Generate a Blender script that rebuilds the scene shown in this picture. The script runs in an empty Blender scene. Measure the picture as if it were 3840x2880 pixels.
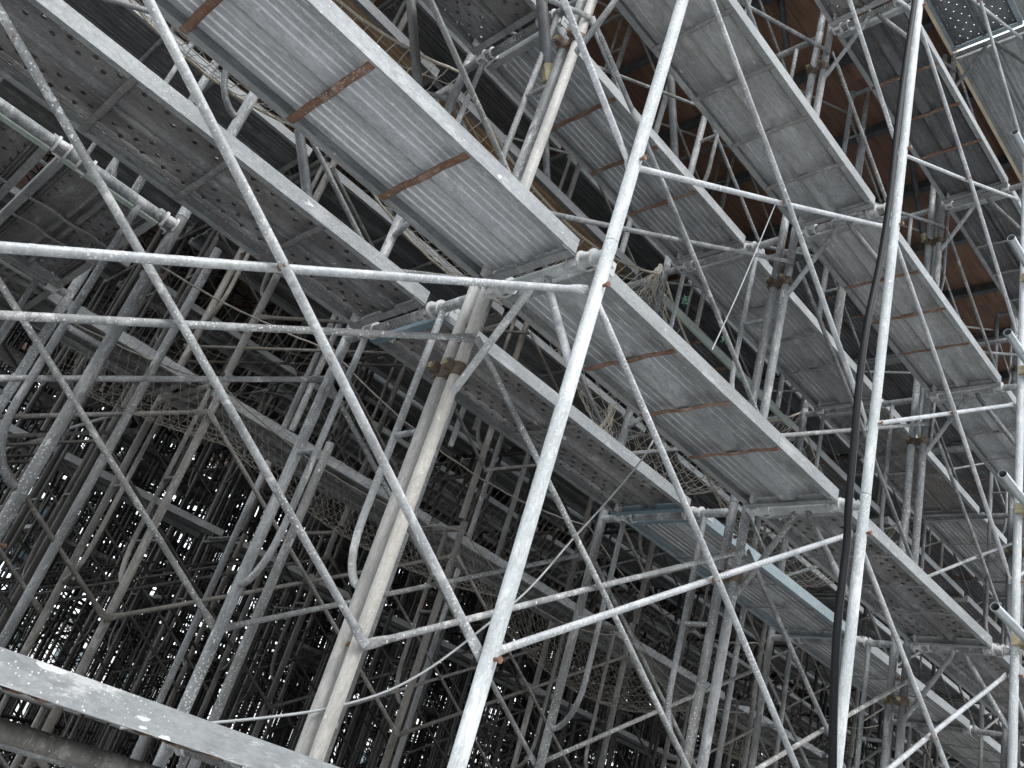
import bpy, math, random
from mathutils import Vector, Matrix
random.seed(11)
rad = math.radians
sc = bpy.context.scene
COL = sc.collection

# ------------------------------------------------------------------ camera
CAM = Vector((-1.5335, -1.7127, -1.7067))
R = Matrix(((0.66345457, -0.51030289, -0.54719192),
            (-0.69433133, -0.14739364, -0.70439983),
            (0.27880466, 0.84726978, -0.45210826)))
FPX = 887.09
cam_d = bpy.data.cameras.new('camera')
cam = bpy.data.objects.new('camera', cam_d)
COL.objects.link(cam)
cam.matrix_world = Matrix.Translation(CAM) @ R.to_4x4()
cam_d.sensor_width = 36.0
cam_d.lens = 36.0 * FPX / 1024.0
cam_d.clip_start = 0.02
cam_d.clip_end = 600
sc.camera = cam

# ------------------------------------------------------------------ world, sun, exposure
W = bpy.data.worlds.new("World")
sc.world = W
W.use_nodes = True
wn, wl = W.node_tree.nodes, W.node_tree.links
wn.clear()
SUN_EL, SUN_ROT = rad(48), rad(200)
sky = wn.new('ShaderNodeTexSky'); sky.sky_type = 'NISHITA'; sky.sun_disc = False
sky.sun_elevation = SUN_EL; sky.sun_rotation = SUN_ROT
sky.dust_density = 3.0; sky.air_density = 1.0
mixw = wn.new('ShaderNodeMix'); mixw.data_type = 'RGBA'; mixw.inputs[0].default_value = 0.82
mixw.inputs[7].default_value = (9.2, 9.7, 10.1, 1)
bg = wn.new('ShaderNodeBackground'); bg.inputs[1].default_value = 0.13
wo = wn.new('ShaderNodeOutputWorld')
wl.new(sky.outputs[0], mixw.inputs[6]); wl.new(mixw.outputs[2], bg.inputs[0]); wl.new(bg.outputs[0], wo.inputs[0])

sd = bpy.data.lights.new('sun', 'SUN'); sd.energy = 0.9; sd.angle = rad(18); sd.color = (1.0, 0.97, 0.93)
sun = bpy.data.objects.new('sun', sd); COL.objects.link(sun)
# sun stands behind the camera, high over the open side of the scaffold
az = SUN_ROT
sdir = Vector((math.sin(az) * math.cos(SUN_EL), math.cos(az) * math.cos(SUN_EL), math.sin(SUN_EL)))
sun.rotation_euler = (-sdir).to_track_quat('-Z', 'Y').to_euler()

sc.view_settings.view_transform = 'Standard'
sc.view_settings.look = 'None'
sc.view_settings.exposure = 1.25
sc.view_settings.gamma = 1.0
sc.view_settings.use_curve_mapping = False
sc.render.engine = 'CYCLES'
sc.cycles.max_bounces = 6
sc.cycles.diffuse_bounces = 4
sc.cycles.glossy_bounces = 3
sc.cycles.transparent_max_bounces = 12
sc.cycles.use_denoising = True
sc.cycles.caustics_reflective = False
sc.cycles.caustics_refractive = False

# ------------------------------------------------------------------ projection helpers (only used to measure and to cull)
RT = R.transposed()
def project(p):
    q = RT @ (Vector(p) - CAM)
    if q.z > -0.15: return None
    return (512 + FPX * q.x / -q.z, 384 - FPX * q.y / -q.z, -q.z)
def ray(px, py):
    return R @ Vector(((px - 512) / FPX, -(py - 384) / FPX, -1.0))
def on_y(px, py, Y):
    d = ray(px, py); return CAM + d * ((Y - CAM.y) / d.y)
def on_x(px, py, X):
    d = ray(px, py); return CAM + d * ((X - CAM.x) / d.x)
def on_z(px, py, Z):
    d = ray(px, py); return CAM + d * ((Z - CAM.z) / d.z)
def in_view(pts, m=30):
    for p in pts:
        q = project(p)
        if q and -m < q[0] < 1024 + m and -m < q[1] < 768 + m: return True
    return False
def seg_in_view(a, b, m=30, n=8):
    a, b = Vector(a), Vector(b)
    return in_view([a.lerp(b, i / n) for i in range(n + 1)], m)

# ------------------------------------------------------------------ materials
def new_mat(name):
    m = bpy.data.materials.new(name); m.use_nodes = True
    n, l = m.node_tree.nodes, m.node_tree.links
    b = n['Principled BSDF']
    return m, n, l, b
def mathn(n, l, op, a, b=None, c=None):
    x = n.new('ShaderNodeMath'); x.operation = op
    for i, v in enumerate((a, b, c)):
        if v is None: continue
        if isinstance(v, (int, float)): x.inputs[i].default_value = v
        else: l.new(v, x.inputs[i])
    return x.outputs[0]
def coords(n, l, scale=(1, 1, 1)):
    tc = n.new('ShaderNodeTexCoord'); oi = n.new('ShaderNodeObjectInfo')
    mu = n.new('ShaderNodeVectorMath'); mu.operation = 'SCALE'
    cx = n.new('ShaderNodeCombineXYZ')
    l.new(oi.outputs['Random'], cx.inputs[0]); l.new(oi.outputs['Random'], cx.inputs[2])
    l.new(cx.outputs[0], mu.inputs[0]); mu.inputs['Scale'].default_value = 37.0
    ad = n.new('ShaderNodeVectorMath'); ad.operation = 'ADD'
    l.new(tc.outputs['Object'], ad.inputs[0]); l.new(mu.outputs[0], ad.inputs[1])
    sca = n.new('ShaderNodeVectorMath'); sca.operation = 'MULTIPLY'; sca.inputs[1].default_value = scale
    l.new(ad.outputs[0], sca.inputs[0])
    return sca.outputs[0], oi.outputs['Random'], tc.outputs['Object']
def noise(n, l, vec, scale, detail=4, rough=.6):
    x = n.new('ShaderNodeTexNoise'); x.inputs['Scale'].default_value = scale
    x.inputs['Detail'].default_value = detail; x.inputs['Roughness'].default_value = rough
    l.new(vec, x.inputs['Vector']); return x.outputs[0]
def ramp(n, l, fac, lo, hi):
    x = n.new('ShaderNodeMapRange'); x.inputs[1].default_value = lo; x.inputs[2].default_value = hi
    l.new(fac, x.inputs[0]); return x.outputs[0]
def mix(n, l, fac, a, b):
    x = n.new('ShaderNodeMix'); x.data_type = 'RGBA'
    if isinstance(fac, (int, float)): x.inputs[0].default_value = fac
    else: l.new(fac, x.inputs[0])
    for i, v in ((6, a), (7, b)):
        if isinstance(v, tuple): x.inputs[i].default_value = (*v, 1)
        else: l.new(v, x.inputs[i])
    return x.outputs[2]
def weathered(name, base, dark, fleck=(.78, .78, .78), fleck_amt=.5, rust_amt=.15, rust=(.16, .06, .03), rough=.55,
              metallic=.25, vary=.35, holes=None, streak=(1, 1, 1), mottle=7.0, warm=(.30, .26, .21), warm_amt=.4):
    m, n, l, b = new_mat(name)
    vec, rnd, obj = coords(n, l, streak)
    big = ramp(n, l, noise(n, l, vec, mottle, 5), .32, .68)
    c = mix(n, l, big, dark, base)
    mid = ramp(n, l, noise(n, l, vec, mottle * 5.5, 4, .7), .35, .7)
    c = mix(n, l, mathn(n, l, 'MULTIPLY', mid, .35), c, base)
    fine = ramp(n, l, noise(n, l, vec, mottle * 14, 5, .8), .42, .62)
    c = mix(n, l, mathn(n, l, 'MULTIPLY', fine, .45), c, tuple(q * .55 for q in dark))
    # grime tone differs from piece to piece
    w = mathn(n, l, 'MULTIPLY', ramp(n, l, noise(n, l, vec, 2.1, 3), .35, .7), warm_amt)
    w = mathn(n, l, 'MULTIPLY', w, mathn(n, l, 'FRACT', mathn(n, l, 'MULTIPLY', rnd, 17.3)))
    c = mix(n, l, w, c, warm)
    # paint and plaster flecks
    vo = n.new('ShaderNodeTexVoronoi'); vo.inputs['Scale'].default_value = 95; l.new(obj, vo.inputs['Vector'])
    thr = mathn(n, l, 'MULTIPLY', ramp(n, l, noise(n, l, vec, 3.3, 3), .30, .72), .36 * fleck_amt * 2)
    fl = mathn(n, l, 'LESS_THAN', vo.outputs['Distance'], thr)
    vo2 = n.new('ShaderNodeTexVoronoi'); vo2.inputs['Scale'].default_value = 42
    nd = n.new('ShaderNodeTexNoise'); nd.inputs['Scale'].default_value = 26; l.new(vec, nd.inputs['Vector'])
    ndm = n.new('ShaderNodeVectorMath'); ndm.operation = 'SCALE'; ndm.inputs['Scale'].default_value = .06; l.new(nd.outputs['Color'], ndm.inputs[0])
    nda = n.new('ShaderNodeVectorMath'); nda.operation = 'ADD'; l.new(vec, nda.inputs[0]); l.new(ndm.outputs[0], nda.inputs[1])
    l.new(nda.outputs[0], vo2.inputs['Vector'])
    sr = n.new('ShaderNodeSeparateColor'); l.new(vo2.outputs['Color'], sr.inputs[0])
    keep = mathn(n, l, 'LESS_THAN', sr.outputs[0], .26)
    fl2 = mathn(n, l, 'MULTIPLY', keep, mathn(n, l, 'LESS_THAN', vo2.outputs['Distance'], mathn(n, l, 'MULTIPLY', sr.outputs[1], .26 * fleck_amt * 2)))
    fl = mathn(n, l, 'MAXIMUM', fl, fl2)
    pa = ramp(n, l, noise(n, l, vec, 11, 8, .78), .54, .60)
    fl = mathn(n, l, 'MAXIMUM', fl, mathn(n, l, 'MULTIPLY', pa, min(1.0, fleck_amt)))
    c = mix(n, l, mathn(n, l, 'MULTIPLY', fl, .7), c, fleck)
    ru = ramp(n, l, noise(n, l, vec, 5.2, 7, .72), .66 - rust_amt * .4, .74 - rust_amt * .3)
    c = mix(n, l, mathn(n, l, 'MULTIPLY', ru, .8 if rust_amt > .01 else 0.0), c, rust)
    hv = n.new('ShaderNodeHueSaturation'); l.new(c, hv.inputs['Color'])
    l.new(ramp2(n, l, rnd, 1 - vary, 1 + vary * .55), hv.inputs['Value'])
    l.new(hv.outputs[0], b.inputs['Base Color'])
    b.inputs['Metallic'].default_value = metallic
    l.new(ramp2(n, l, mid, rough - .1, rough + .18), b.inputs['Roughness'])
    bp = n.new('ShaderNodeBump'); bp.inputs['Strength'].default_value = .35; bp.inputs['Distance'].default_value = .0015
    l.new(mathn(n, l, 'ADD', mid, fl), bp.inputs['Height']); l.new(bp.outputs[0], b.inputs['Normal'])
    if holes:
        px, py, r, y0, y1 = holes
        sp = n.new('ShaderNodeSeparateXYZ'); l.new(obj, sp.inputs[0])
        iy = mathn(n, l, 'FLOOR', mathn(n, l, 'DIVIDE', sp.outputs[1], py))
        xs = mathn(n, l, 'ADD', sp.outputs[0], mathn(n, l, 'MULTIPLY', iy, px * .5))
        ix = mathn(n, l, 'FLOOR', mathn(n, l, 'DIVIDE', xs, px))
        fx = mathn(n, l, 'MULTIPLY', mathn(n, l, 'SUBTRACT', mathn(n, l, 'FRACT', mathn(n, l, 'DIVIDE', xs, px)), .5), px)
        fy = mathn(n, l, 'MULTIPLY', mathn(n, l, 'SUBTRACT', mathn(n, l, 'FRACT', mathn(n, l, 'DIVIDE', sp.outputs[1], py)), .5), py)
        dd = mathn(n, l, 'SQRT', mathn(n, l, 'ADD', mathn(n, l, 'MULTIPLY', fx, fx), mathn(n, l, 'MULTIPLY', fy, fy)))
        hole = mathn(n, l, 'LESS_THAN', dd, r)
        # no holes along the middle beam
        band = mathn(n, l, 'GREATER_THAN', mathn(n, l, 'ABSOLUTE', mathn(n, l, 'SUBTRACT', sp.outputs[1], y0)), y1)
        hole = mathn(n, l, 'MULTIPLY', hole, band)
        l.new(mathn(n, l, 'SUBTRACT', 1.0, hole), b.inputs['Alpha'])
    return m
def ramp2(n, l, fac, a, b):
    x = n.new('ShaderNodeMapRange'); x.inputs[3].default_value = a; x.inputs[4].default_value = b
    l.new(fac, x.inputs[0]); return x.outputs[0]

M = {}
M['white_tube'] = weathered('white_painted_steel', (.59, .62, .635), (.36, .39, .40), fleck=(.82, .82, .82), fleck_amt=.5, rust_amt=.04, vary=.015, metallic=0, rough=.5, streak=(1, 1, .3), mottle=11, warm_amt=.08)
M['cream_tube'] = weathered('cream_weathered_paint', (.63, .62, .59), (.34, .335, .32), fleck=(.75, .74, .7), fleck_amt=.4, rust_amt=.05, vary=.08, metallic=0, rough=.55, streak=(1, 1, .35), warm=(.50, .44, .36), warm_amt=.6)
M['tube'] = weathered('galvanised_tube', (.40, .42, .435), (.085, .092, .098), rough=.62, metallic=.12, mottle=9, fleck_amt=.5, rust_amt=.05, vary=.38, streak=(1, 1, .35), warm=(.20, .185, .16), warm_amt=.7)
M['tan_tube'] = weathered('tan_stained_tube', (.46, .46, .445), (.22, .22, .213), fleck=(.7, .69, .65), fleck_amt=.4, rust_amt=.03, vary=.05, metallic=0, rough=.6, streak=(1, 1, .3), warm=(.38, .33, .27), warm_amt=.6)
M['tube_old_shaded'] = weathered('old_shaded_tube', (.075, .073, .069), (.014, .014, .014), fleck=(.24, .235, .22), fleck_amt=.3, rust_amt=.06, rust=(.06, .03, .02), vary=.5, streak=(1, 1, .35), warm=(.075, .06, .045), warm_amt=.95)  # old tubes of the back rows, interior shade darkened into the colour
M['tube_mid'] = weathered('midtone_tube', (.24, .235, .225), (.05, .05, .049), fleck=(.5, .49, .47), fleck_amt=.4, rust_amt=.06, vary=.45, rough=.65, metallic=.1, streak=(1, 1, .35), warm=(.15, .125, .095), warm_amt=.8)  # midway copy of the tube colour, interior shade partly put in, third row
M['brace_mid'] = weathered('midtone_brace', (.24, .235, .225), (.06, .06, .058), fleck=(.5, .49, .47), fleck_amt=.4, rust_amt=.06, vary=.4, rough=.65, metallic=.1, warm=(.16, .13, .10), warm_amt=.8)  # third-row braces, toned down to carry some of the interior shade
M['brace_old_shaded'] = weathered('old_shaded_brace', (.085, .082, .077), (.018, .018, .017), fleck=(.24, .235, .22), fleck_amt=.3, rust_amt=.06, rust=(.06, .03, .02), vary=.45, warm=(.08, .065, .048), warm_amt=.95)  # back-row braces, colour lowered to hold the interior shade
M['channel_splash'] = weathered('paint_splashed_channel', (.40, .42, .43), (.27, .285, .295), fleck=(.85, .86, .86), fleck_amt=.62, rust_amt=.02, vary=.0, warm_amt=.1, mottle=5, streak=(.35, 1, 1))
M['brace'] = weathered('galvanised_brace', (.40, .415, .425), (.11, .116, .12), fleck_amt=.55, rust_amt=.06, vary=.34, rough=.62, metallic=.12, warm=(.22, .20, .165), warm_amt=.7)
M['brace_bright'] = weathered('pale_brace', (.58, .60, .62), (.26, .275, .29), fleck_amt=.6, rust_amt=.03, vary=.1, warm_amt=.2)
M['deck'] = weathered('galvanised_deck_sheet', (.56, .58, .60), (.25, .26, .27), fleck_amt=.36, rust_amt=.04, vary=.10, streak=(.3, 1, 1), warm_amt=.45, metallic=.35)
M['deck_bright'] = weathered('bright_deck_sheet', (.68, .70, .735), (.44, .455, .48), fleck_amt=.46, rust_amt=.04, vary=.05, streak=(.3, 1, 1), warm_amt=.1, metallic=.35)
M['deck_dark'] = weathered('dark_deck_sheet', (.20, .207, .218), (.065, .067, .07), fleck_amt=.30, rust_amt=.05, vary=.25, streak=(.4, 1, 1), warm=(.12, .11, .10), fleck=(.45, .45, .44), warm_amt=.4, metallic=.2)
M['deck_perf'] = weathered('perforated_deck_sheet', (.32, .322, .335), (.13, .13, .135), fleck_amt=.34, rust_amt=.06, vary=.2, streak=(.4, 1, 1), warm_amt=.5, holes=(.085, .043, .010, .235, .055))
M['deck_fine_perf'] = weathered('finely_perforated_deck_sheet', (.28, .30, .32), (.14, .15, .16), fleck_amt=.2, rust_amt=.04, vary=.1, streak=(.4, 1, 1), warm_amt=.2, holes=(.10, .043, .0062, .25, .05))
M['deck_brown'] = weathered('rusty_brown_deck_sheet', (.42, .31, .20), (.27, .19, .12), fleck_amt=.15, rust_amt=.2, vary=.1, streak=(.4, 1, 1), warm=(.35, .22, .12), warm_amt=.8)
M['channel'] = weathered('side_channel', (.40, .42, .43), (.20, .212, .22), fleck_amt=.3, rust_amt=.02, vary=.14, streak=(.4, 1, 1), warm_amt=.25, metallic=.15)
M['channel_mint'] = weathered('pale_green_channel', (.50, .58, .53), (.36, .44, .41), fleck_amt=.2, rust_amt=.05, vary=.05, warm_amt=.3, metallic=0)
M['channel_blue'] = weathered('pale_blue_channel', (.34, .41, .44), (.22, .28, .31), fleck_amt=.2, rust_amt=.02, vary=.05, warm_amt=.1, metallic=0)
M['blue'] = weathered('light_blue_paint', (.22, .31, .36), (.14, .21, .25), fleck_amt=.15, rust_amt=.03, vary=.03, warm_amt=.1, metallic=0)
M['rust'] = weathered('rusty_strap', (.30, .18, .12), (.10, .05, .032), fleck=(.5, .46, .42), fleck_amt=.5, rust_amt=.4, vary=.12, metallic=0, rough=.8, mottle=14)
M['greystrap'] = weathered('grey_strap', (.30, .30, .315), (.20, .20, .21), fleck_amt=.4, rust_amt=.08, vary=.1)
M['clamp'] = weathered('brown_clamp', (.16, .12, .08), (.06, .045, .035), fleck=(.4, .34, .25), fleck_amt=.2, rust_amt=.3, vary=.2, metallic=.3, mottle=25)
M['hook'] = weathered('white_hook', (.68, .69, .69), (.50, .51, .52), fleck_amt=.4, rust_amt=.08, vary=.08, metallic=0, mottle=20)
M['dark_steel'] = weathered('dark_steel', (.10, .115, .13), (.035, .04, .047), fleck_amt=.15, rust_amt=.05, vary=.3)
M['newpipe'] = weathered('new_galvanised_pipe', (.50, .53, .55), (.36, .39, .41), fleck_amt=.1, rust_amt=0, vary=.06, metallic=.5, rough=.38, warm_amt=.05)
def simple(name, colr, rough=.6, var=.25, scale=20, metallic=0.0):
    m, n, l, b = new_mat(name)
    vec, rnd, obj = coords(n, l)
    f = ramp(n, l, noise(n, l, vec, scale, 4), .3, .7)
    dk = tuple(x * (1 - var) for x in colr); lt = tuple(min(1, x * (1 + var * .5)) for x in colr)
    l.new(mix(n, l, f, dk, lt), b.inputs['Base Color'])
    b.inputs['Roughness'].default_value = rough; b.inputs['Metallic'].default_value = metallic
    return m
M['rope'] = simple('cotton_rope', (.46, .42, .35), .9, .3, 60)
M['net'] = simple('net_string', (.55, .52, .46), .9, .4, 30)
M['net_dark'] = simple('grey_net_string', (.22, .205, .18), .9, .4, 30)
M['cable'] = simple('black_rubber', (.006, .007, .009), .5, .2, 30)
M['cable'].node_tree.nodes['Principled BSDF'].inputs['Specular IOR Level'].default_value = .22
M['wire'] = simple('grey_wire', (.38, .40, .41), .5, .2, 30)
M['green'] = simple('green_tape', (.16, .33, .24), .6, .3, 40)
M['brass'] = simple('brass_nut', (.36, .31, .20), .45, .4, 30, .6)
M['pink'] = simple('pink_sheet', (.75, .30, .45), .8, .15, 3)
M['bluet'] = simple('blue_sheet', (.28, .50, .66), .8, .15, 3)
M['soil'] = simple('dark_soil', (.055, .05, .045), .95, .4, 2)
M['orange'] = simple('orange_sheet', (.80, .36, .18), .8, .2, 3)
M['wall'] = simple('pale_wall', (.62, .62, .60), .9, .1, 1)
M['blocker_wall'] = simple('light_blocker_wall', (.16, .15, .14), .9, .2, 2)  # only for the added sky-light blocker behind the camera
M['glass'] = simple('window_glass', (.10, .13, .15), .15, .1, 1)
# far tubes and sheets, the deep interior's shade put into their dark colours
M['far_tube'] = weathered('shaded_far_tube', (.026, .025, .024), (.008, .008, .008), fleck=(.1, .095, .09), fleck_amt=.2, rust_amt=.1, vary=.0, mottle=2.2, warm=(.07, .055, .04), warm_amt=.9)
M['far_deck'] = weathered('shaded_far_deck', (.07, .07, .072), (.03, .03, .03), fleck_amt=.3, rust_amt=.05, vary=.0, mottle=1.5)
M['far_channel'] = weathered('shaded_far_channel', (.09, .088, .083), (.045, .044, .042), fleck_amt=.3, rust_amt=.05, vary=.0, mottle=1.5)

def plywood_mat():
    m, n, l, b = new_mat('plywood')
    tc = n.new('ShaderNodeTexCoord')
    sp = n.new('ShaderNodeSeparateXYZ'); l.new(tc.outputs['Object'], sp.inputs[0])
    ix = mathn(n, l, 'FLOOR', mathn(n, l, 'DIVIDE', sp.outputs[0], 1.82)); iy = mathn(n, l, 'FLOOR', mathn(n, l, 'DIVIDE', sp.outputs[1], .455))
    cb = n.new('ShaderNodeCombineXYZ'); l.new(ix, cb.inputs[0]); l.new(iy, cb.inputs[1])
    wnn = n.new('ShaderNodeTexWhiteNoise'); l.new(cb.outputs[0], wnn.inputs[0])
    s = n.new('ShaderNodeVectorMath'); s.operation = 'MULTIPLY'; s.inputs[1].default_value = (1.2, 9, 9); l.new(tc.outputs['Object'], s.inputs[0])
    a2 = n.new('ShaderNodeVectorMath'); a2.operation = 'ADD'; l.new(s.outputs[0], a2.inputs[0])
    m3 = n.new('ShaderNodeVectorMath'); m3.operation = 'SCALE'; m3.inputs['Scale'].default_value = 20; l.new(wnn.outputs['Color'], m3.inputs[0]); l.new(m3.outputs[0], a2.inputs[1])
    g = ramp(n, l, noise(n, l, a2.outputs[0], 2.2, 6, .6), .3, .7)
    c = mix(n, l, g, (.115, .062, .042), (.27, .165, .11))
    c = mix(n, l, mathn(n, l, 'MULTIPLY', wnn.outputs['Value'], .55), c, (.12, .06, .045))
    vo = n.new('ShaderNodeTexVoronoi'); vo.inputs['Scale'].default_value = 2.3; l.new(tc.outputs['Object'], vo.inputs['Vector'])
    kn = mathn(n, l, 'LESS_THAN', vo.outputs['Distance'], .045)
    c = mix(n, l, mathn(n, l, 'MULTIPLY', kn, .7), c, (.12, .04, .02))
    fy = mathn(n, l, 'FRACT', mathn(n, l, 'DIVIDE', sp.outputs[1], .455))
    seam = mathn(n, l, 'LESS_THAN', mathn(n, l, 'ABSOLUTE', mathn(n, l, 'SUBTRACT', fy, .5)), .008)
    c = mix(n, l, seam, c, (.08, .04, .03))
    l.new(c, b.inputs['Base Color']); b.inputs['Roughness'].default_value = .75
    return m
M['plywood'] = plywood_mat()
M['ply_edge'] = simple('plywood_edge', (.72, .60, .44), .8, .15, 8)
def ground_mat():
    m, n, l, b = new_mat('concrete_ground')
    tc = n.new('ShaderNodeTexCoord')
    a = ramp(n, l, noise(n, l, tc.outputs['Object'], .6, 6), .3, .7); c = mix(n, l, a, (.52, .52, .51), (.68, .68, .67))
    a = ramp(n, l, noise(n, l, tc.outputs['Object'], 9, 6), .4, .7); c = mix(n, l, mathn(n, l, 'MULTIPLY', a, .3), c, (.33, .32, .30))
    l.new(c, b.inputs['Base Color']); b.inputs['Roughness'].default_value = .9
    return m
M['ground'] = ground_mat()

# ------------------------------------------------------------------ mesh builder
class MB:
    def __init__(s): s.v = []; s.f = []; s.sm = []
    def tube(s, pts, r, n=10, caps=True, flat=None, up=None):
        """sweep a circle along pts; r is a radius, or a list of (across, along-up) radii per point"""
        pts = [Vector(p) for p in pts]; N = len(pts)
        rr = r if isinstance(r, (list, tuple)) else [(r, r)] * N
        rr = [(q, q) if isinstance(q, (int, float)) else q for q in rr]
        ref = Vector(up) if up else None
        base = len(s.v); prev = None
        for i, p in enumerate(pts):
            t = (pts[min(i + 1, N - 1)] - pts[max(i - 1, 0)]).normalized()
            if prev is None:
                h = ref if ref else (Vector((0, 0, 1)) if abs(t.z) < .9 else Vector((0, 1, 0)))
            else: h = prev
            u = (h - t * h.dot(t)).normalized(); prev = u
            w = t.cross(u)
            for k in range(n):
                a = 2 * math.pi * k / n
                s.v.append(tuple(p + w * (math.cos(a) * rr[i][0]) + u * (math.sin(a) * rr[i][1])))
        for i in range(N - 1):
            for k in range(n):
                a, b = base + i * n + k, base + i * n + (k + 1) % n
                s.f.append((a, b, b + n, a + n)); s.sm.append(True)
        if caps:
            # the end caps get vertices of their own, so the side keeps true round normals
            c0 = len(s.v); s.v += s.v[base:base + n]; c1 = len(s.v); s.v += s.v[base + (N - 1) * n:base + N * n]
            s.f.append(tuple(c0 + k for k in range(n))[::-1]); s.sm.append(False)
            s.f.append(tuple(c1 + k for k in range(n))); s.sm.append(False)
        return s
    def box(s, a, b):
        x0, y0, z0 = a; x1, y1, z1 = b; B = len(s.v)
        s.v += [(x0, y0, z0), (x1, y0, z0), (x1, y1, z0), (x0, y1, z0), (x0, y0, z1), (x1, y0, z1), (x1, y1, z1), (x0, y1, z1)]
        for q in ((0, 3, 2, 1), (4, 5, 6, 7), (0, 1, 5, 4), (1, 2, 6, 5), (2, 3, 7, 6), (3, 0, 4, 7)):
            s.f.append(tuple(B + i for i in q)); s.sm.append(False)
        return s
    def extrude(s, prof, x0, x1, cuts=1, wob=0.0, closed=True):
        """prof: closed (y, z) outline, extruded along x"""
        B = len(s.v); n = len(prof)
        for c in range(cuts + 1):
            x = x0 + (x1 - x0) * c / cuts
            for y, z in prof: s.v.append((x, y, z))
        m = n if closed else n - 1
        for c in range(cuts):
            for k in range(m):
                a = B + c * n + k; b = B + c * n + (k + 1) % n
                s.f.append((a, a + n, b + n, b)); s.sm.append(False)
        if closed:
            s.f.append(tuple(B + k for k in range(n))); s.sm.append(False)
            s.f.append(tuple(B + cuts * n + k for k in range(n))[::-1]); s.sm.append(False)
        return s
    def mesh(s, name, mat):
        me = bpy.data.meshes.new(name); me.from_pydata(s.v, [], s.f)
        me.polygons.foreach_set('use_smooth', s.sm); me.materials.append(mat); me.update()
        return me
def ob(name, me, parent=None, loc=None, rot=None):
    if isinstance(me, tuple): me = me[0].mesh(name, me[1])
    o = bpy.data.objects.new(name, me); COL.objects.link(o)
    if parent: o.parent = parent
    if loc is not None: o.location = loc
    if rot is not None: o.rotation_euler = rot
    return o
def tag(o, label, cat, group=None, kind=None):
    if label: o['label'] = label
    if cat: o['category'] = cat
    if group: o['group'] = group
    if kind: o['kind'] = kind
    return o
def empty(name, loc=(0, 0, 0), rot=(0, 0, 0)):
    o = bpy.data.objects.new(name, None); COL.objects.link(o); o.location = loc; o.rotation_euler = rot
    o.empty_display_size = .1
    return o
def dup(root, loc, rot=None, mats=None):
    r = root.copy(); COL.objects.link(r); r.location = loc
    if rot is not None: r.rotation_euler = rot
    for ch in root.children:
        c = ch.copy(); COL.objects.link(c); c.parent = r
        for g in ch.children:
            d = g.copy(); COL.objects.link(d); d.parent = c
    return r

ORD = ['first', 'second', 'third', 'fourth', 'fifth', 'sixth', 'seventh', 'eighth', 'ninth', 'tenth', 'eleventh', 'twelfth', 'thirteenth', 'fourteenth', 'fifteenth', 'sixteenth', 'seventeenth', 'eighteenth']
# ------------------------------------------------------------------ the lattice
L, H = 1.829, 1.703
RP, RB, RS, RT_ = .0225, .0115, .0138, .021      # post, brace, stiffener, transom radii
ROWS = [(0.0, .577, 'V'), (.655, .817, 'W'), (2.65, .82, 'W'), (4.1, .82, 'W'), (5.6, .82, 'W'), (7.1, .82, 'W')]
CACHE = {}
def cached(key, fn):
    if key not in CACHE: CACHE[key] = fn()
    return CACHE[key]

def post_mb(n):
    mb = MB(); mb.tube([(0, 0, 0), (0, 0, 1.655)], RP, n)
    mb.tube([(0, 0, 1.655), (0, 0, 1.662), (0, 0, 1.70)], [RP, RP + .0005, RP + .0005], n)
    return mb
def stiff_pts(w, side):
    """bent tube of a walk-through frame: down from the transom beside the post, then curving into it"""
    d = .155; p = [(0, d, 1.64), (0, d, 1.2), (0, d, .78)]
    for k in range(1, 7):
        a = k / 6 * math.pi / 2 * .92
        p.append((0, d - (1 - math.cos(a)) * d * .98, .78 - math.sin(a) * .25))
    if side: p = [(0, w - y, z) for _, y, z in p]
    return p
def rung_pts(w, side):
    p = [(0, .0, 1.093), (0, .155, 1.093)]
    if side: p = [(0, w - y, z) for _, y, z in p]
    return p
def strut_pts(w, side):
    p = [(0, w / 2 - .03, 1.64), (0, w / 2 - .045, 1.60), (0, .035, 1.26), (0, .0, 1.215)]
    if side: p = [(0, w - y, z) for _, y, z in p]
    return p
def pins_mb(w, side, z):
    mb = MB(); y = w if side else 0
    if 1:
        s = 1 if side else -1
        mb.tube([(0, y, z), (0, y + s * .042, z)], .006, 8)
        mb.tube([(0, y + s * .037, z), (0, y + s * .043, z)], .0095, 8)
    return mb

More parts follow.
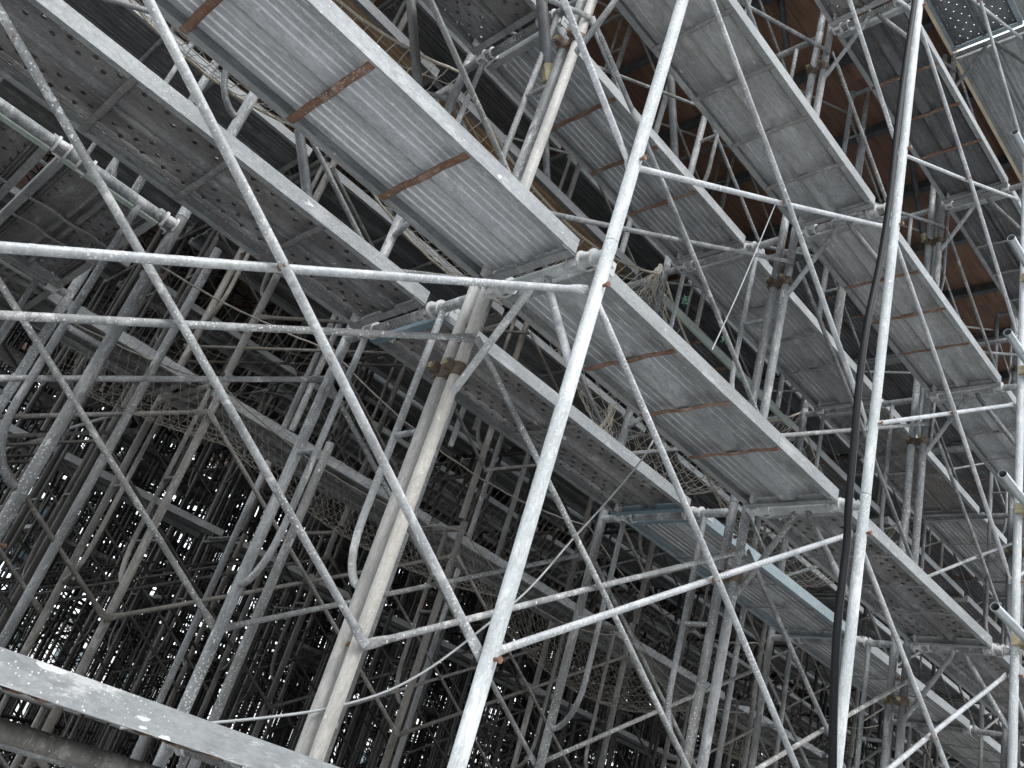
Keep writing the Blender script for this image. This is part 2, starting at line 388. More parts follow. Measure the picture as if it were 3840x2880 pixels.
def frame(kind, w, lod, loc, mats=('tube', 'tube'), tm='tube', sm='tube', rot=None):
    """a scaffold frame: base at z = 0, transom at z = 1.653"""
    n = 16 if lod == 0 else 8
    if lod >= 2:
        def mk():
            mb = MB()
            for y in (0, w): mb.tube([(0, y, 0), (0, y, 1.70)], RP, 7, False)
            mb.tube([(0, 0, 1.653), (0, w, 1.653)], RT_, 6, False)
            for s in (0, 1):
                pts = stiff_pts(w, s) if kind == 'W' else strut_pts(w, s)
                mb.tube(pts[::2] + [pts[-1]], RS, 5, False)
                if kind == 'W': mb.tube(rung_pts(w, s), .012, 5, False)
            return mb.mesh('scaffold_support', M[tm])
        o = ob('scaffold_support', cached(('fr', kind, w, tm), mk), None, loc, rot)
        return o
    e = empty('scaffold_support', loc, rot or (0, 0, 0))
    for i, y in enumerate((0, w)):
        ob('post', cached(('post', n, mats[i]), lambda: post_mb(n).mesh('post', M[mats[i]])), e, (0, y, 0))
    ob('transom', cached(('tr', w, n, tm), lambda: MB().tube([(0, 0, 1.653), (0, w, 1.653)], RT_, n).mesh('transom', M[tm])), e)
    for s in (0, 1):
        if kind == 'W':
            ob('stiffener', cached(('st', w, n, s, sm), lambda: MB().tube(stiff_pts(w, s), RS, n).mesh('stiffener', M[sm])), e)
            ob('rung', cached(('ru', w, n, s, sm), lambda: MB().tube(rung_pts(w, s), .0115, n).mesh('rung', M[sm])), e)
        else:
            ob('strut', cached(('sv', w, n, s, sm), lambda: MB().tube(strut_pts(w, s), RS, n).mesh('strut', M[sm])), e)
        if lod == 0:
            for z in (.353, 1.523 if kind == 'V' else 1.453):
                ob('brace_pin', cached(('pin', w, s, z), lambda: pins_mb(w, s, z).mesh('brace_pin', M['rust'])), e)
    return e

def brace_pts(a, b, bend=0.0):
    a, b = Vector(a), Vector(b); d = (b - a); ln = d.length; d.normalize()
    ts = [0, .035, .06, .10, ln / 2, ln - .10, ln - .06, ln - .035, ln]
    pts = [a + d * t for t in ts]; pts[4].y += bend
    fl = [(.016, .0035), (.017, .0035), (.0155, .005), (RB, RB), (RB, RB), (RB, RB), (.0155, .005), (.017, .0035), (.016, .0035)]
    return pts, fl
def cross_brace(loc, lod, mat='brace', length=None, rot=None, dz=1.1):
    ln = length or L
    n = 12 if lod == 0 else 6
    def tubem(up):
        def mk():
            z0, z1 = (0, dz) if up else (dz, 0)
            p, f = brace_pts((0, .007 if up else -.007, z0), (ln, .007 if up else -.007, z1), .008 if up else -.008)
            if lod >= 2: return MB().tube([p[0], p[4], p[-1]], RB, 5, False)
            return MB().tube(p, f, n, True, up=(0, 1, 0))
        return mk
    if lod >= 2:
        def mk():
            mb = MB()
            for up in (0, 1):
                q = tubem(up)(); B = len(mb.v); mb.v += q.v; mb.f += [tuple(i + B for i in f) for f in q.f]; mb.sm += q.sm
            return mb.mesh('cross_brace', M[mat])
        return ob('cross_brace', cached(('cb', ln, mat, dz), mk), None, loc, rot)
    e = empty('cross_brace', loc, rot or (0, 0, 0))
    for up in (0, 1):
        ob('brace_tube', cached(('bt', ln, mat, n, up, dz), lambda: tubem(up)().mesh('brace_tube', M[mat])), e)
    ob('rivet', cached(('rv', ln, dz, mat), lambda: MB().tube([(ln / 2, -.0255, dz / 2), (ln / 2, -.022, dz / 2), (ln / 2, .022, dz / 2)], [.007, .0095, .009], 12, True).mesh('rivet', M['rust' if mat == 'brace_bright' else 'greystrap'])), e)
    return e

# ---- planks
def deck_prof(kind, w):
    """outline (y, z) of the pressed sheet between the two side channels, underside first"""
    pts = []; y = .020; zt, zu = .050, .041
    pts.append((y, zu))
    def rib(yc, hw, dz, flat=.4):
        pts.extend([(yc - hw, zu), (yc - hw * flat, zu - dz), (yc + hw * flat, zu - dz), (yc + hw, zu)])
    c = w / 2
    if kind == 'rib':
        xs = [.05, .085, .12, .155, .19]
        for q in xs: rib(q * w / .45, .0075, .0045)
        rib(c - .022, .016, .030, .55); rib(c + .022, .016, .024, .5)
        for q in reversed(xs): rib(w - q * w / .45, .0075, .0045)
    elif kind == 'perf':
        for q in (.036, .050, .064): rib(q, .005, .006)
        rib(c - .024, .015, .026, .5); rib(c + .020, .015, .022, .5)
        for q in (.064, .050, .036): rib(w - q, .005, .006)
    elif kind == 'spar':
        for q in (.052, .09, .128, .165): rib(q, .0055, .0045)
        rib(c, .040, .036, .72)
        for q in (.165, .128, .09, .052): rib(w - q, .0055, .0045)
    else:
        for q in (.06, .15): rib(q, .004, .003)
        rib(c, .028, .034, .6)
        for q in (.15, .06): rib(w - q, .004, .003)
    pts.append((w - .020, zu)); pts.append((w - .020, zt)); pts.append((.020, zt))
    return pts
def channel_prof(side, w):
    p = [(0, .058), (0, 0), (.030, 0), (.030, .004), (.004, .004), (.004, .050), (.020, .050), (.020, .058)]
    if side: p = [(w - y, z) for y, z in reversed(p)]
    return p
def strap_pts(x, w):
    return [(x, .010, .0), (x, .035, -.003), (x, w * .30, .004), (x, w * .45, -.003), (x, w * .55, -.003), (x, w * .70, .005), (x, w - .035, -.003), (x, w - .010, .0)]
def hook_mb(s):
    """s=+1: the hook at the end of a plank, reaching over the transom ahead of it"""
    mb = MB(); cx = .045 * s
    arc = []
    for k in range(11):
        a = math.pi * (1.02 - k / 10 * 1.28)
        arc.append((cx - math.cos(math.pi - a) * .0285 * s * -1, 0, math.sin(a) * .0285 - .006))
    arc = [(-.03 * s, 0, .026)] + arc
    mb.tube(arc, [(.004, .019)] * len(arc), 8, True, up=(0, 1, 0))
    for dy in (-.021, .021):
        mb.tube([(cx - .004 * s, dy - .004, .004), (cx - .004 * s, dy + .004, .004)], .033, 14)
        mb.tube([(cx - .004 * s, dy * 1.15 - .004, .004), (cx - .004 * s, dy * 1.15 + .004, .004)], .009, 8)
    mb.box((-.055 * s if s > 0 else -.001, -.023, -.004), (.0 if s > 0 else .055, -.018, .050))
    for q in (.018, .040): mb.tube([(-q * s, -.027, .03), (-q * s, -.018, .03)], .006, 8)
    return mb
def plank(kind, w, ln, loc, lod=0, deck='deck', chan='channel', strap='rust', straps=3, brk=None, brk2=None, rot=None, rip=False, brk_start='channel', hookm='hook'):
    e = empty('scaffold_plank', loc, rot or (0, 0, 0))
    brk = brk or chan; brk2 = brk2 or brk_start
    ob('deck', cached(('dk', kind, w, ln, deck), lambda: MB().extrude(deck_prof(kind, w), .01, ln - .01).mesh('deck', M[deck])), e)
    for s in (0, 1):
        ob('side_channel', cached(('ch', s, w, ln, chan), lambda: MB().extrude(channel_prof(s, w), 0, ln).mesh('side_channel', M[chan])), e)
    if lod <= 1:
        for s, mt in ((0, brk2), (1, brk)):
            def mk():
                mb = MB()
                if s: mb.box((ln - .004, .004, -.004), (ln + .001, w - .004, .049)); mb.box((ln - .032, .004, -.007), (ln + .001, w - .004, -.003))
                else: mb.box((-.001, .004, -.004), (.004, w - .004, .049)); mb.box((-.001, .004, -.007), (.032, w - .004, -.003))
                return mb.mesh('end_bracket', M[mt])
            ob('end_bracket', cached(('br', s, w, ln, mt), mk), e)
    if lod == 0:
        for s, mt in ((-1, brk2), (1, brk)):
            for y in ((.028, w - .028) if s > 0 else (-.022, w - .078)):
                ob('hook', cached(('hk', s, hookm), lambda: hook_mb(s).mesh('hook', M[hookm])), e, (ln if s > 0 else 0, y, 0))
    if lod == 0 and kind in ('rib', 'spar') and strap == 'rust':
        def mk():
            mb = MB(); rr = random.Random(int(ln * 1000) + len(deck)); q = .03
            while q < ln - .1:
                a = rr.uniform(.015, .07); wd = rr.uniform(.0015, .005); yc = w / 2 + (.0 if kind == 'rib' else .046) + rr.uniform(-.0015, .0015)
                mb.box((q, yc - wd, .0398), (q + a, yc + wd, .0412)); q += a + (rr.uniform(0, .02) if rr.random() < .6 else rr.uniform(.05, .25))
            return mb.mesh('rust_seam', M['rust'])
        ob('rust_seam', cached(('rs', kind, w, ln, deck), mk), e)
    if straps and lod <= 1:
        for k in range(straps):
            x = ln * (.5 + (k - (straps - 1) / 2) * (.215 if straps == 3 else .2))
            st = cached(('sp', w, strap, lod), lambda: MB().tube(strap_pts(0, w), [(.0135, .003)] * 8, 6, True, up=(0, 0, 1)).mesh('strap', M[strap]))
            ob('strap', st, e, (x, 0, 0))
    return e

LEVELN = {-1: 'lowest deck level', 0: 'first deck level up', 1: 'second deck level up', 2: 'third deck level up', 3: 'topmost deck level'}
BAYN = {-2: 'outermost left bay', -1: 'bay left of the white post', 0: 'bay right of the white post', 1: 'bay right of the cable', 2: 'bay beyond the right edge post'}
def bayn(i): return BAYN.get(i) or (ORD[i] + ' bay past the cable post')
def rown(r): return ['front row', 'second row', 'third row', 'fourth row', 'fifth row', 'sixth row'][r]
def level_z(k): return k * H
# ------------------------------------------------------------------ ground and far surroundings
GZ = -3.36
g = MB(); g.box((-250, -250, GZ - .3), (350, 350, GZ))
tag(ob('ground', (g, M['soil'])), None, None, kind='structure')
g = MB(); g.box((-90, -70, GZ), (120, -.25, GZ + .004))
tag(ob('pavement', (g, M['ground'])), None, None, kind='structure')
g = MB(); g.box((-90, 24, GZ), (120, 120, GZ + .004))
tag(ob('road', (g, M['ground'])), None, None, kind='structure')

def building(loc, size, label, mat='wall'):
    e = empty('far_building', loc); w, d, h = size
    ob('wall', (MB().box((0, 0, 0), (w, d, h)), M[mat]), e)
    ob('roof', (MB().box((-.3, -.3, h), (w + .3, d + .3, h + .4)), M['dark_steel']), e)
    if loc[1] < 0: return tag(e, label, 'building')
    for i in range(int(w // 4)):
        for k in range(int(h // 3.2)):
            ob('window', cached(('win',), lambda: MB().box((0, -.04, 0), (1.8, .0, 1.3)).mesh('window', M['glass'])), e, (1.2 + i * 4, -.002, 1.0 + k * 3.2))
    tag(e, label, 'building')
building((6, 62, GZ), (22, 8, 6.4), 'pale low building glimpsed through the posts at lower left')
building((36, 58, GZ), (26, 8, 9.6), 'pale taller building glimpsed through the dense posts')
building((-45, -23, GZ), (110, 11, 9.5), 'long dark block added out of view to cut low sky light', 'blocker_wall')  # unseen mass added behind the camera, keeps low sky light off the interior
for nm, mt, x, y, z, w_, h_, lab in (('tarpaulin', 'pink', 7.6, 22, -.1, .75, .8, 'pink sheet glimpsed through the posts above the bottom beam'),
                                ('tarpaulin', 'bluet', 4.2, 22.3, .7, 1.2, 1.9, 'pale blue sheet glimpsed low among the leftmost posts'),
                                ('tarpaulin', 'pink', 8.8, 22.1, 1.9, .8, .8, 'small pinkish sheet glimpsed higher among the dark posts'),
                                ('tarpaulin', 'orange', 6.4, 22.2, -2.6, 3.4, 1.3, 'orange sheet glimpsed beneath the bottom beam')):
    m_ = MB(); nx = 14
    for j, yy in enumerate((0, .012)):
        pass
    prof = [(0.0 + .03 * math.sin(i * 1.1), i) for i in range(nx + 1)]
    B = []
    for k in (0, 1):
        for dy, i in prof: B.append((i * w_ / nx, dy, k * h_))
    for k in (0, 1):
        for dy, i in prof: B.append((i * w_ / nx, dy + .01, k * h_))
    n1 = nx + 1
    m_.v = B
    for i in range(nx):
        m_.f += [(i, i + 1, n1 + i + 1, n1 + i), (2 * n1 + i, 3 * n1 + i, 3 * n1 + i + 1, 2 * n1 + i + 1), (i, 2 * n1 + i, 2 * n1 + i + 1, i + 1), (n1 + i, n1 + i + 1, 3 * n1 + i + 1, 3 * n1 + i)]
    m_.sm = [True] * len(m_.f)
    tag(ob(nm, (m_, M[mt]), None, (x, y, z)), lab, 'sheet')

# ------------------------------------------------------------------ plywood roof deck with joists
PZ = 5.27
ply = empty('plywood_deck', (0, 0, PZ))
X0, X1, Y0_, Y1_ = -6.0, 34.0, .60, 22.0
ob('plywood_sheet', (MB().box((X0, Y0_, 0), (X1, Y1_, .018)), M['plywood']), ply)
ob('edge_board', (MB().box((X0, Y0_ - .03, -.16), (X1, Y0_ - .002, .03)), M['ply_edge']), ply)
jm = MB().box((0, 0, 0), (.06, Y1_ - Y0_ - .02, .10)).mesh('joist', M['dark_steel'])
for i in range(44):
    ob('joist', jm, ply, (X0 + .3 + i * .9, Y0_ + .01, -.103))
lm = MB().tube([(X0, 0, 0), (X1, 0, 0)], .0243, 8).mesh('ledger', M['dark_steel'])
for i in range(14):
    ob('ledger', lm, ply, (0, .9 + i * 1.45, -.13))
tag(ply, 'brown plywood roof deck on dark joists high above the scaffold', 'deck')

# ------------------------------------------------------------------ frames
placed = []
def put_frame(r, i, k, lod=None):
    """r row, i post line, k level of its transom"""
    y0, w, kind = ROWS[r]
    x = i * L; z = k * H - 1.653
    if k == -1 and r > 3: pass
    j = 0 if r < 2 else .03
    x += random.uniform(-j, j); y0 += random.uniform(-j, j)
    if not (seg_in_view((x, y0, z), (x, y0, z + 1.7)) or seg_in_view((x, y0 + w, z), (x, y0 + w, z + 1.7))): return
    d = (Vector((x, y0, z + .8)) - CAM).length
    lod = (0 if d < 7.5 and r < 2 else 1 if d < 9 else 2) if lod is None else lod
    mats = ('tube', 'tube'); tm = 'tube'; sm = 'tube'
    if r == 0: mats = ('white_tube', 'tube'); tm = 'white_tube' if i <= 1 and k == 0 else 'tube'; sm = 'brace_bright' if k == 0 and i == 0 else 'tube'
    if r == 0 and i == 0: mats = ('white_tube', 'cream_tube'); tm = 'white_tube'
    if r == 1 and i == 0 and k == 0: mats = ('tan_tube', 'tube')
    if r >= 3: mats = ('tube_old_shaded', 'tube_old_shaded'); tm = sm = 'tube_old_shaded'
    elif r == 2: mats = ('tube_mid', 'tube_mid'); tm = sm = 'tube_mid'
    elif lod == 2: tm = 'tube'
    e = frame(kind, w, lod, (x, y0, z), mats, tm, sm)
    if r >= 2: e.rotation_euler = (0, 0, random.uniform(-.05, .05))
    postn = ['the white post', 'the cable', 'the right edge post'][i] if 0 <= i < 3 else ORD[i] + ' post line'
    kn = ['lowest', 'middle', 'upper', 'top', 'roof-high'][k + 1]
    look = {0: 'narrow frame with V struts', 1: 'frame with bent inner tubes'}.get(r, 'shade-darkened frame')
    tag(e, '%s %s, %s, at %s' % (kn, look, rown(r), postn), 'scaffold frame', 'scaffold frames')
    placed.append(e)
for r in range(len(ROWS)):
    for i in range(0, 9 if r < 5 else 8):
        for k in (-1, 0, 1, 2, 3):
            if r == 0 and k == 3 and i > 2: continue
            put_frame(r, i, k)
    # the frame line left of the view starts at X = -L only for the back rows
for k in (0, 1, 2):
    for r in (2, 3, 4):
        put_frame(r, -1, k) if False else None

# frames turned across, at the left
for a, y in enumerate((1.5, 2.7, 3.9, 5.1)):
    for k in (-1, 0, 1, 2):
        z = k * H - 1.653 - .015
        if not (seg_in_view((-.83, y, z), (-.83, y, z + 1.7)) or seg_in_view((-1.74, y, z), (-1.74, y, z + 1.7))): continue
        e = frame('W', .914, 0 if a == 0 else 1, (-.83, y, z), ('tube', 'tube'), 'tube', 'tube', (0, 0, math.pi / 2))
        tag(e, '%s frame turned across the others at the left, %s from front' % (['lowest', 'middle', 'upper', 'top'][k + 1], ORD[a]), 'scaffold frame', 'scaffold frames turned across at the left')

# ------------------------------------------------------------------ cross braces
def put_brace(i, y, k, r, face):
    z = k * H - 1.3
    if not (seg_in_view((i * L, y, z), (i * L + L, y, z + 1.1)) or seg_in_view((i * L, y, z + 1.1), (i * L + L, y, z))): return
    d = (Vector((i * L + .9, y, z + .5)) - CAM).length
    lod = 0 if d < 5.5 else 1 if d < 8 else 2
    mt = 'brace'
    if r == 0 and face == 'outer': mt = 'brace_bright'
    if r >= 2: mt = 'brace_old_shaded' if r > 2 else 'brace_mid'
    e = cross_brace((i * L, y, z), lod, mt, dz=1.17 if (r == 0 and face == 'outer') else 1.1)
    if r >= 2 and lod == 2: e.location.x += random.uniform(-.04, .04)
    kn = ['lowest', 'middle', 'upper', 'top', 'roof-high'][k + 1]
    tag(e, '%s crossed brace pair, %s face of %s, %s' % (kn, face, rown(r), bayn(i)), 'cross brace', 'crossed braces')
for r in range(len(ROWS)):
    y0, w, _ = ROWS[r]
    for i in range(-1, 8):
        for k in (-1, 0, 1, 2, 3):
            if r >= 2 and i < 0 and k != 0: continue
            if r == 0:
                put_brace(i, y0 + .034, k, r, 'outer')
                put_brace(i, y0 + w - .035, k, r, 'inner')
            elif r == 1:
                put_brace(i, y0 + w + .03, k, r, 'inner')
            else:
                put_brace(i, y0 - .043, k, r, 'outer')
                if (i + k + r) % 2 or i < 0: put_brace(i, y0 + w + .043, k, r, 'inner')

# ------------------------------------------------------------------ planks
PL = L - .09
def put_plank(r, i, k, y, w, label=None, kind='rib', lod=None, **kw):
    x = i * L + .045; z = k * H + .002
    if not (seg_in_view((x, y, z), (x + PL, y, z), 60) or seg_in_view((x, y + w, z), (x + PL, y + w, z), 60)): return
    d = (Vector((x + .9, y, z)) - CAM).length
    if lod is None: lod = 0 if d < 7 else 1 if d < 11 else 2
    e = plank(kind, w, PL, (x, y, z), lod, **kw)
    lab = label or '%s deck plank, %s, %s' % ({'deck_brown': 'brown', 'deck_dark': 'dark', 'deck_perf': 'perforated'}.get(kw.get('deck'), 'grey ribbed'), LEVELN[k], bayn(i))
    tag(e, lab, 'scaffold plank', 'scaffold deck planks')
    return e
Y0P, W0P, Y1P, W1P = .10, .45, .875, .485
NEAR = {
 (0, -1, 0): dict(label='brightest ribbed plank with rusty straps, upper centre left', kind='rib', deck='deck_bright', straps=3),
 (0, 0, 0): dict(label='ribbed plank with rusty straps ending right of the white post', kind='spar', straps=3),
 (0, 1, 0): dict(label='perforated plank running from the black cable to the lower right corner', kind='perf', deck='deck_perf', strap='greystrap', straps=3),
 (0, 2, 0): dict(label='plank passing behind the right edge post at the lower right corner', kind='perf', deck='deck_perf', straps=0),
 (0, -1, -1): dict(label='plank edge crossing the bottom left corner, splashed with white paint', kind='rib', straps=3, chan='channel_splash'),
 (0, 0, -1): dict(label='plank just under the bottom edge, right of the paint-splashed one', kind='rib', straps=3),
 (0, 0, 1): dict(label='two-panel plank with a central spar and cross ribs, top right of centre', kind='panel', strap='greystrap', straps=4),
 (0, 1, 1): dict(label='ribbed plank with three rusty straps and white spar, right of the cable', kind='spar', straps=3),
 (0, 2, 1): dict(label='grey plank at the right edge, second deck level up', kind='panel', strap='greystrap', straps=3),
 (0, 0, 2): dict(label='perforated plank end at the top, left of the cable', kind='perf', deck='deck_perf', straps=0),
 (0, 1, 2): dict(label='dark ribbed plank with rusty straps at the top right', kind='spar', deck='deck_dark', straps=3),
 (0, 2, 2): dict(label='dark plank at the right edge, third deck level up', kind='rib', deck='deck_dark', strap='greystrap', straps=3),
 (0, 1, 3): dict(label='perforated plank with sky showing through its holes, top right corner', kind='perf', deck='deck_fine_perf', chan='channel_blue', straps=0),
 (0, 2, 3): dict(label='plank cut by the top right corner', kind='rib', deck='deck', straps=0),
 (1, -1, -1): dict(label='shaded plank edge just behind the paint-splashed one, bottom left', kind='rib', straps=0),
 (1, -1, 0): dict(label='dark perforated plank with grey straps, upper left', kind='perf', deck='deck_perf', strap='greystrap', straps=3),
 (1, 0, 0): dict(label='rusty-edged perforated plank with a light blue end bracket, centre', kind='perf', deck='deck_perf', straps=1, strap='greystrap', brk='blue', brk_start='blue', chan='channel', hookm='hook'),
 (1, 1, 0): dict(label='plank with pale blue side channels, ending beside the black cable', kind='rib', deck='deck', chan='channel_blue', strap='greystrap', straps=3, brk='channel_blue', brk_start='blue'),
 (1, 2, 0): dict(label='grey plank behind the cable at the lower right', kind='rib', straps=2, strap='greystrap'),
 (1, -1, 1): dict(label='perforated plank hanging at the top edge, left of centre', kind='perf', deck='deck_perf', straps=0),
 (1, 0, 1): dict(label='ribbed plank with rusty straps behind the white post', kind='rib', straps=3),
 (1, 1, 1): dict(label='long grey plank behind the paired posts, right of centre', kind='spar', strap='greystrap', straps=3),
 (1, 2, 1): dict(label='grey perforated plank right of the cable, second row', kind='perf', deck='deck_perf', strap='greystrap', straps=2),
}
for (r, i, k), kw in NEAR.items():
    y, w = (Y0P, W0P) if r == 0 else (Y1P, W1P)
    if k == 3: y, w = .03, .54
    put_plank(r, i, k, y, w, **kw)
for i in range(3, 7):
    for k in (0, 1, 2):
        put_plank(0, i, k, Y0P, W0P, label='front row plank, %s, %s' % (LEVELN[k], bayn(i)))
        if k < 2: put_plank(1, i, k, Y1P, W1P, label='second row plank, %s, %s' % (LEVELN[k], bayn(i)), straps=3, strap='greystrap')
tag(ob('ledger_tube', (MB().tube([(-1.85, .30, -1.775), (.1, .30, -1.775)], .0215, 14), M['tube_mid'])), 'scuffed tube running just beneath the paint-splashed plank edge', 'tube')
tag(ob('ledger_tube', (MB().tube([(-1.85, .62, -1.80), (1.9, .62, -1.80)], .0215, 14), M['tube'])), 'darker tube lower down behind the paint-splashed plank edge', 'tube')
# planks bridging the gap behind the second row, second deck level up
for i in range(-1, 7):
    dk = 'deck_brown' if i < 1 else 'deck_dark'
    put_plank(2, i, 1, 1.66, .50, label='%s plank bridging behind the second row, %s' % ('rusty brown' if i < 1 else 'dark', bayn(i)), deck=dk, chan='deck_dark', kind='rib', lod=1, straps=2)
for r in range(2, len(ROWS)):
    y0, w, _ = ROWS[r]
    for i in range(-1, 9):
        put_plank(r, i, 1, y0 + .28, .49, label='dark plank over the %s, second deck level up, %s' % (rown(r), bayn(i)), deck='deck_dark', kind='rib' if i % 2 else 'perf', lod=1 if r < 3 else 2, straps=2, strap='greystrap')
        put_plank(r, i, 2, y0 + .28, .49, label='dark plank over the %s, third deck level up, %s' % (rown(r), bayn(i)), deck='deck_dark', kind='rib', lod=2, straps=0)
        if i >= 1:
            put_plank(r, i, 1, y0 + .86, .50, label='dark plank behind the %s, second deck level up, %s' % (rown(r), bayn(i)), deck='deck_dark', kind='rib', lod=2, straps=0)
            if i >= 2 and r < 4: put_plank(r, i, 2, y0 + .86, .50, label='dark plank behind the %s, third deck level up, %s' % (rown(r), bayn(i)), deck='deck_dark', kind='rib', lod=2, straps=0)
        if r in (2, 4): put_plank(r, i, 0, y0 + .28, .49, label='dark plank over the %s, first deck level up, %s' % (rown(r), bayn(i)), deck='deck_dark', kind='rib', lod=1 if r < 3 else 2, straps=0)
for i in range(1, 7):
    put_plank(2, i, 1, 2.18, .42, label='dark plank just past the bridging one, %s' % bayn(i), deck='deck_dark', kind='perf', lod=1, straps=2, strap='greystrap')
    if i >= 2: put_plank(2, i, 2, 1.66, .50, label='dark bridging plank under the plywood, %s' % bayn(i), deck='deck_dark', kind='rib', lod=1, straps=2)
for i in (0, 1, 2):
    e = put_plank(0, i, 3, -.462, .48, label='outrigger plank in the top right corner, %s' % bayn(i), kind='rib', deck='deck', straps=0)
# planks lying across, at the left
for a, y in enumerate((1.5, 2.7, 3.9)):
    for b, (x, w) in enumerate(((-.885, .40), (-1.32, .40))):
        for k in (0,):
            e = plank('perf', w, 1.13, (x, y + .035, k * H - .02), 0 if a == 0 else 1, deck='deck_perf', chan='channel', strap='greystrap', straps=2, rot=(0, 0, math.pi / 2), brk_start='channel_mint')
            tag(e, 'dark perforated plank lying across at the left, %s back, %s' % (ORD[a], ('inner', 'outer')[b]), 'scaffold plank', 'planks lying across at the left')

# ------------------------------------------------------------------ couplers on the paired posts
def coupler_mb():
    mb = MB()
    for y in (0, .078):
        mb.tube([(0, y, -.024), (0, y, -.02), (0, y, .02), (0, y, .024)], [.030, .034, .034, .030], 8)
    mb.box((-.016, .018, -.021), (.016, .060, .021))
    mb.box((-.058, -.012, -.018), (-.026, .014, .018)); mb.box((-.058, .064, -.018), (-.026, .090, .018))
    return mb
def bolt_mb():
    mb = MB()
    for y in (0, .078):
        mb.tube([(-.066, y, 0), (-.012, y, 0)], .006, 8); mb.tube([(-.068, y, 0), (-.058, y, 0)], .012, 6)
    return mb
cmz, bmz = coupler_mb().mesh('clamp_body', M['clamp']), bolt_mb().mesh('bolt', M['brass'])
for i in range(0, 6):
    for k in (-1, 0, 1, 2):
        p = (i * L, .577, k * H - .33)
        if not in_view([p]): continue
        e = empty('pipe_coupler', p); ob('clamp_body', cmz, e); ob('bolt', bmz, e)
        tag(e, 'brown coupler on the paired posts, %s, %s' % (LEVELN[k], ['beside the white post', 'behind the cable', 'near the right edge post'][i] if i < 3 else ORD[i] + ' post line'), 'coupler', 'brown pipe couplers')

# ------------------------------------------------------------------ handrail pipes entering at the right edge
for q, (px, py, lab) in enumerate(((1014.5, 132, 'topmost'), (1011, 237.7, 'second from top'), (1007.6, 332, 'middle'), (1002.4, 473.7, 'second from bottom'), (994.8, 606.7, 'lowest'))):
    p = on_y(px, py, -.07)
    mb = MB(); n = 18
    mb.tube([(0, 0, 0), (2.4, 0, 0)], .0243, n, False)
    mb.tube([(2.4, 0, 0), (0, 0, 0)], .0215, n, False)
    # ring at the open end
    B = len(mb.v)
    for rr_ in (.0243, .0215):
        for t in range(n): a = 2 * math.pi * t / n; mb.v.append((0, math.cos(a) * rr_, math.sin(a) * rr_))
    for t in range(n): mb.f.append((B + t, B + (t + 1) % n, B + n + (t + 1) % n, B + n + t)); mb.sm.append(False)
    o = empty('handrail_pipe', p)
    ob('pipe', (mb, M['newpipe']), o)
    cb = MB(); cb.tube([(3.658 - p.x, -.028, 0), (3.658 - p.x, .03, 0)], .0, 6) if False else None
    cb = MB().box((3.658 - p.x - .035, .0, -.032), (3.658 - p.x + .035, .075, .032)); cb.tube([(3.658 - p.x - .09, .0, .02), (3.658 - p.x + .05, .0, .02)], .007, 8)
    ob('clamp', (cb, M['brass']), o)
    tag(o, '%s of the open-ended handrail pipes poking in at the right edge' % lab, 'handrail pipe', 'open-ended handrail pipes')

# ------------------------------------------------------------------ black cable and wires
def smooth(pts, n=6):
    P = [Vector(p) for p in pts]; P = [P[0] * 2 - P[1]] + P + [P[-1] * 2 - P[-2]]; out = []
    for i in range(1, len(P) - 2):
        for k in range(n):
            t = k / n; a, b, c, d = P[i - 1:i + 3]
            out.append(.5 * ((2 * b) + (c - a) * t + (2 * a - 5 * b + 4 * c - d) * t * t + (3 * b - a - 3 * c + d) * t ** 3))
    out.append(P[-2]); return out
cp = [on_y(px, py, -.085) for px, py in ((918, -40), (914.5, 2), (906, 60), (897, 130), (889, 204), (880, 262), (867, 324), (859, 385), (854, 444), (849, 500), (846.5, 545), (838, 620), (834, 694), (832.5, 768), (833, 830))]
tag(ob('electric_cable', (MB().tube(smooth(cp), .0155, 12), M['cable'])), 'thick black electric cable hanging down the pale post at right', 'cable')
w1 = [on_y(px, py, .62) for px, py in ((653, 441), (640, 462), (610, 498), (572, 540), (528, 590), (478, 632), (430, 668), (385, 692), (330, 708), (280, 716), (222, 722), (170, 726), (120, 728))]
tag(ob('wire', (MB().tube(smooth(w1), .0042, 6), M['wire'])), 'thin grey wire sagging from centre right down to the bottom left', 'wire')
w2 = [on_y(px, py, .3) for px, py in ((790, 178), (762, 205), (744, 250), (722, 298), (690, 352))]
w2 = [on_y(px, py, .35) for px, py in ((775, 205), (753, 258), (735, 300), (712, 350))]
tag(ob('tie_wire', (MB().tube(smooth(w2), .003, 6), M['wire'])), 'taut thin wire slanting in front of the planks right of centre', 'wire')
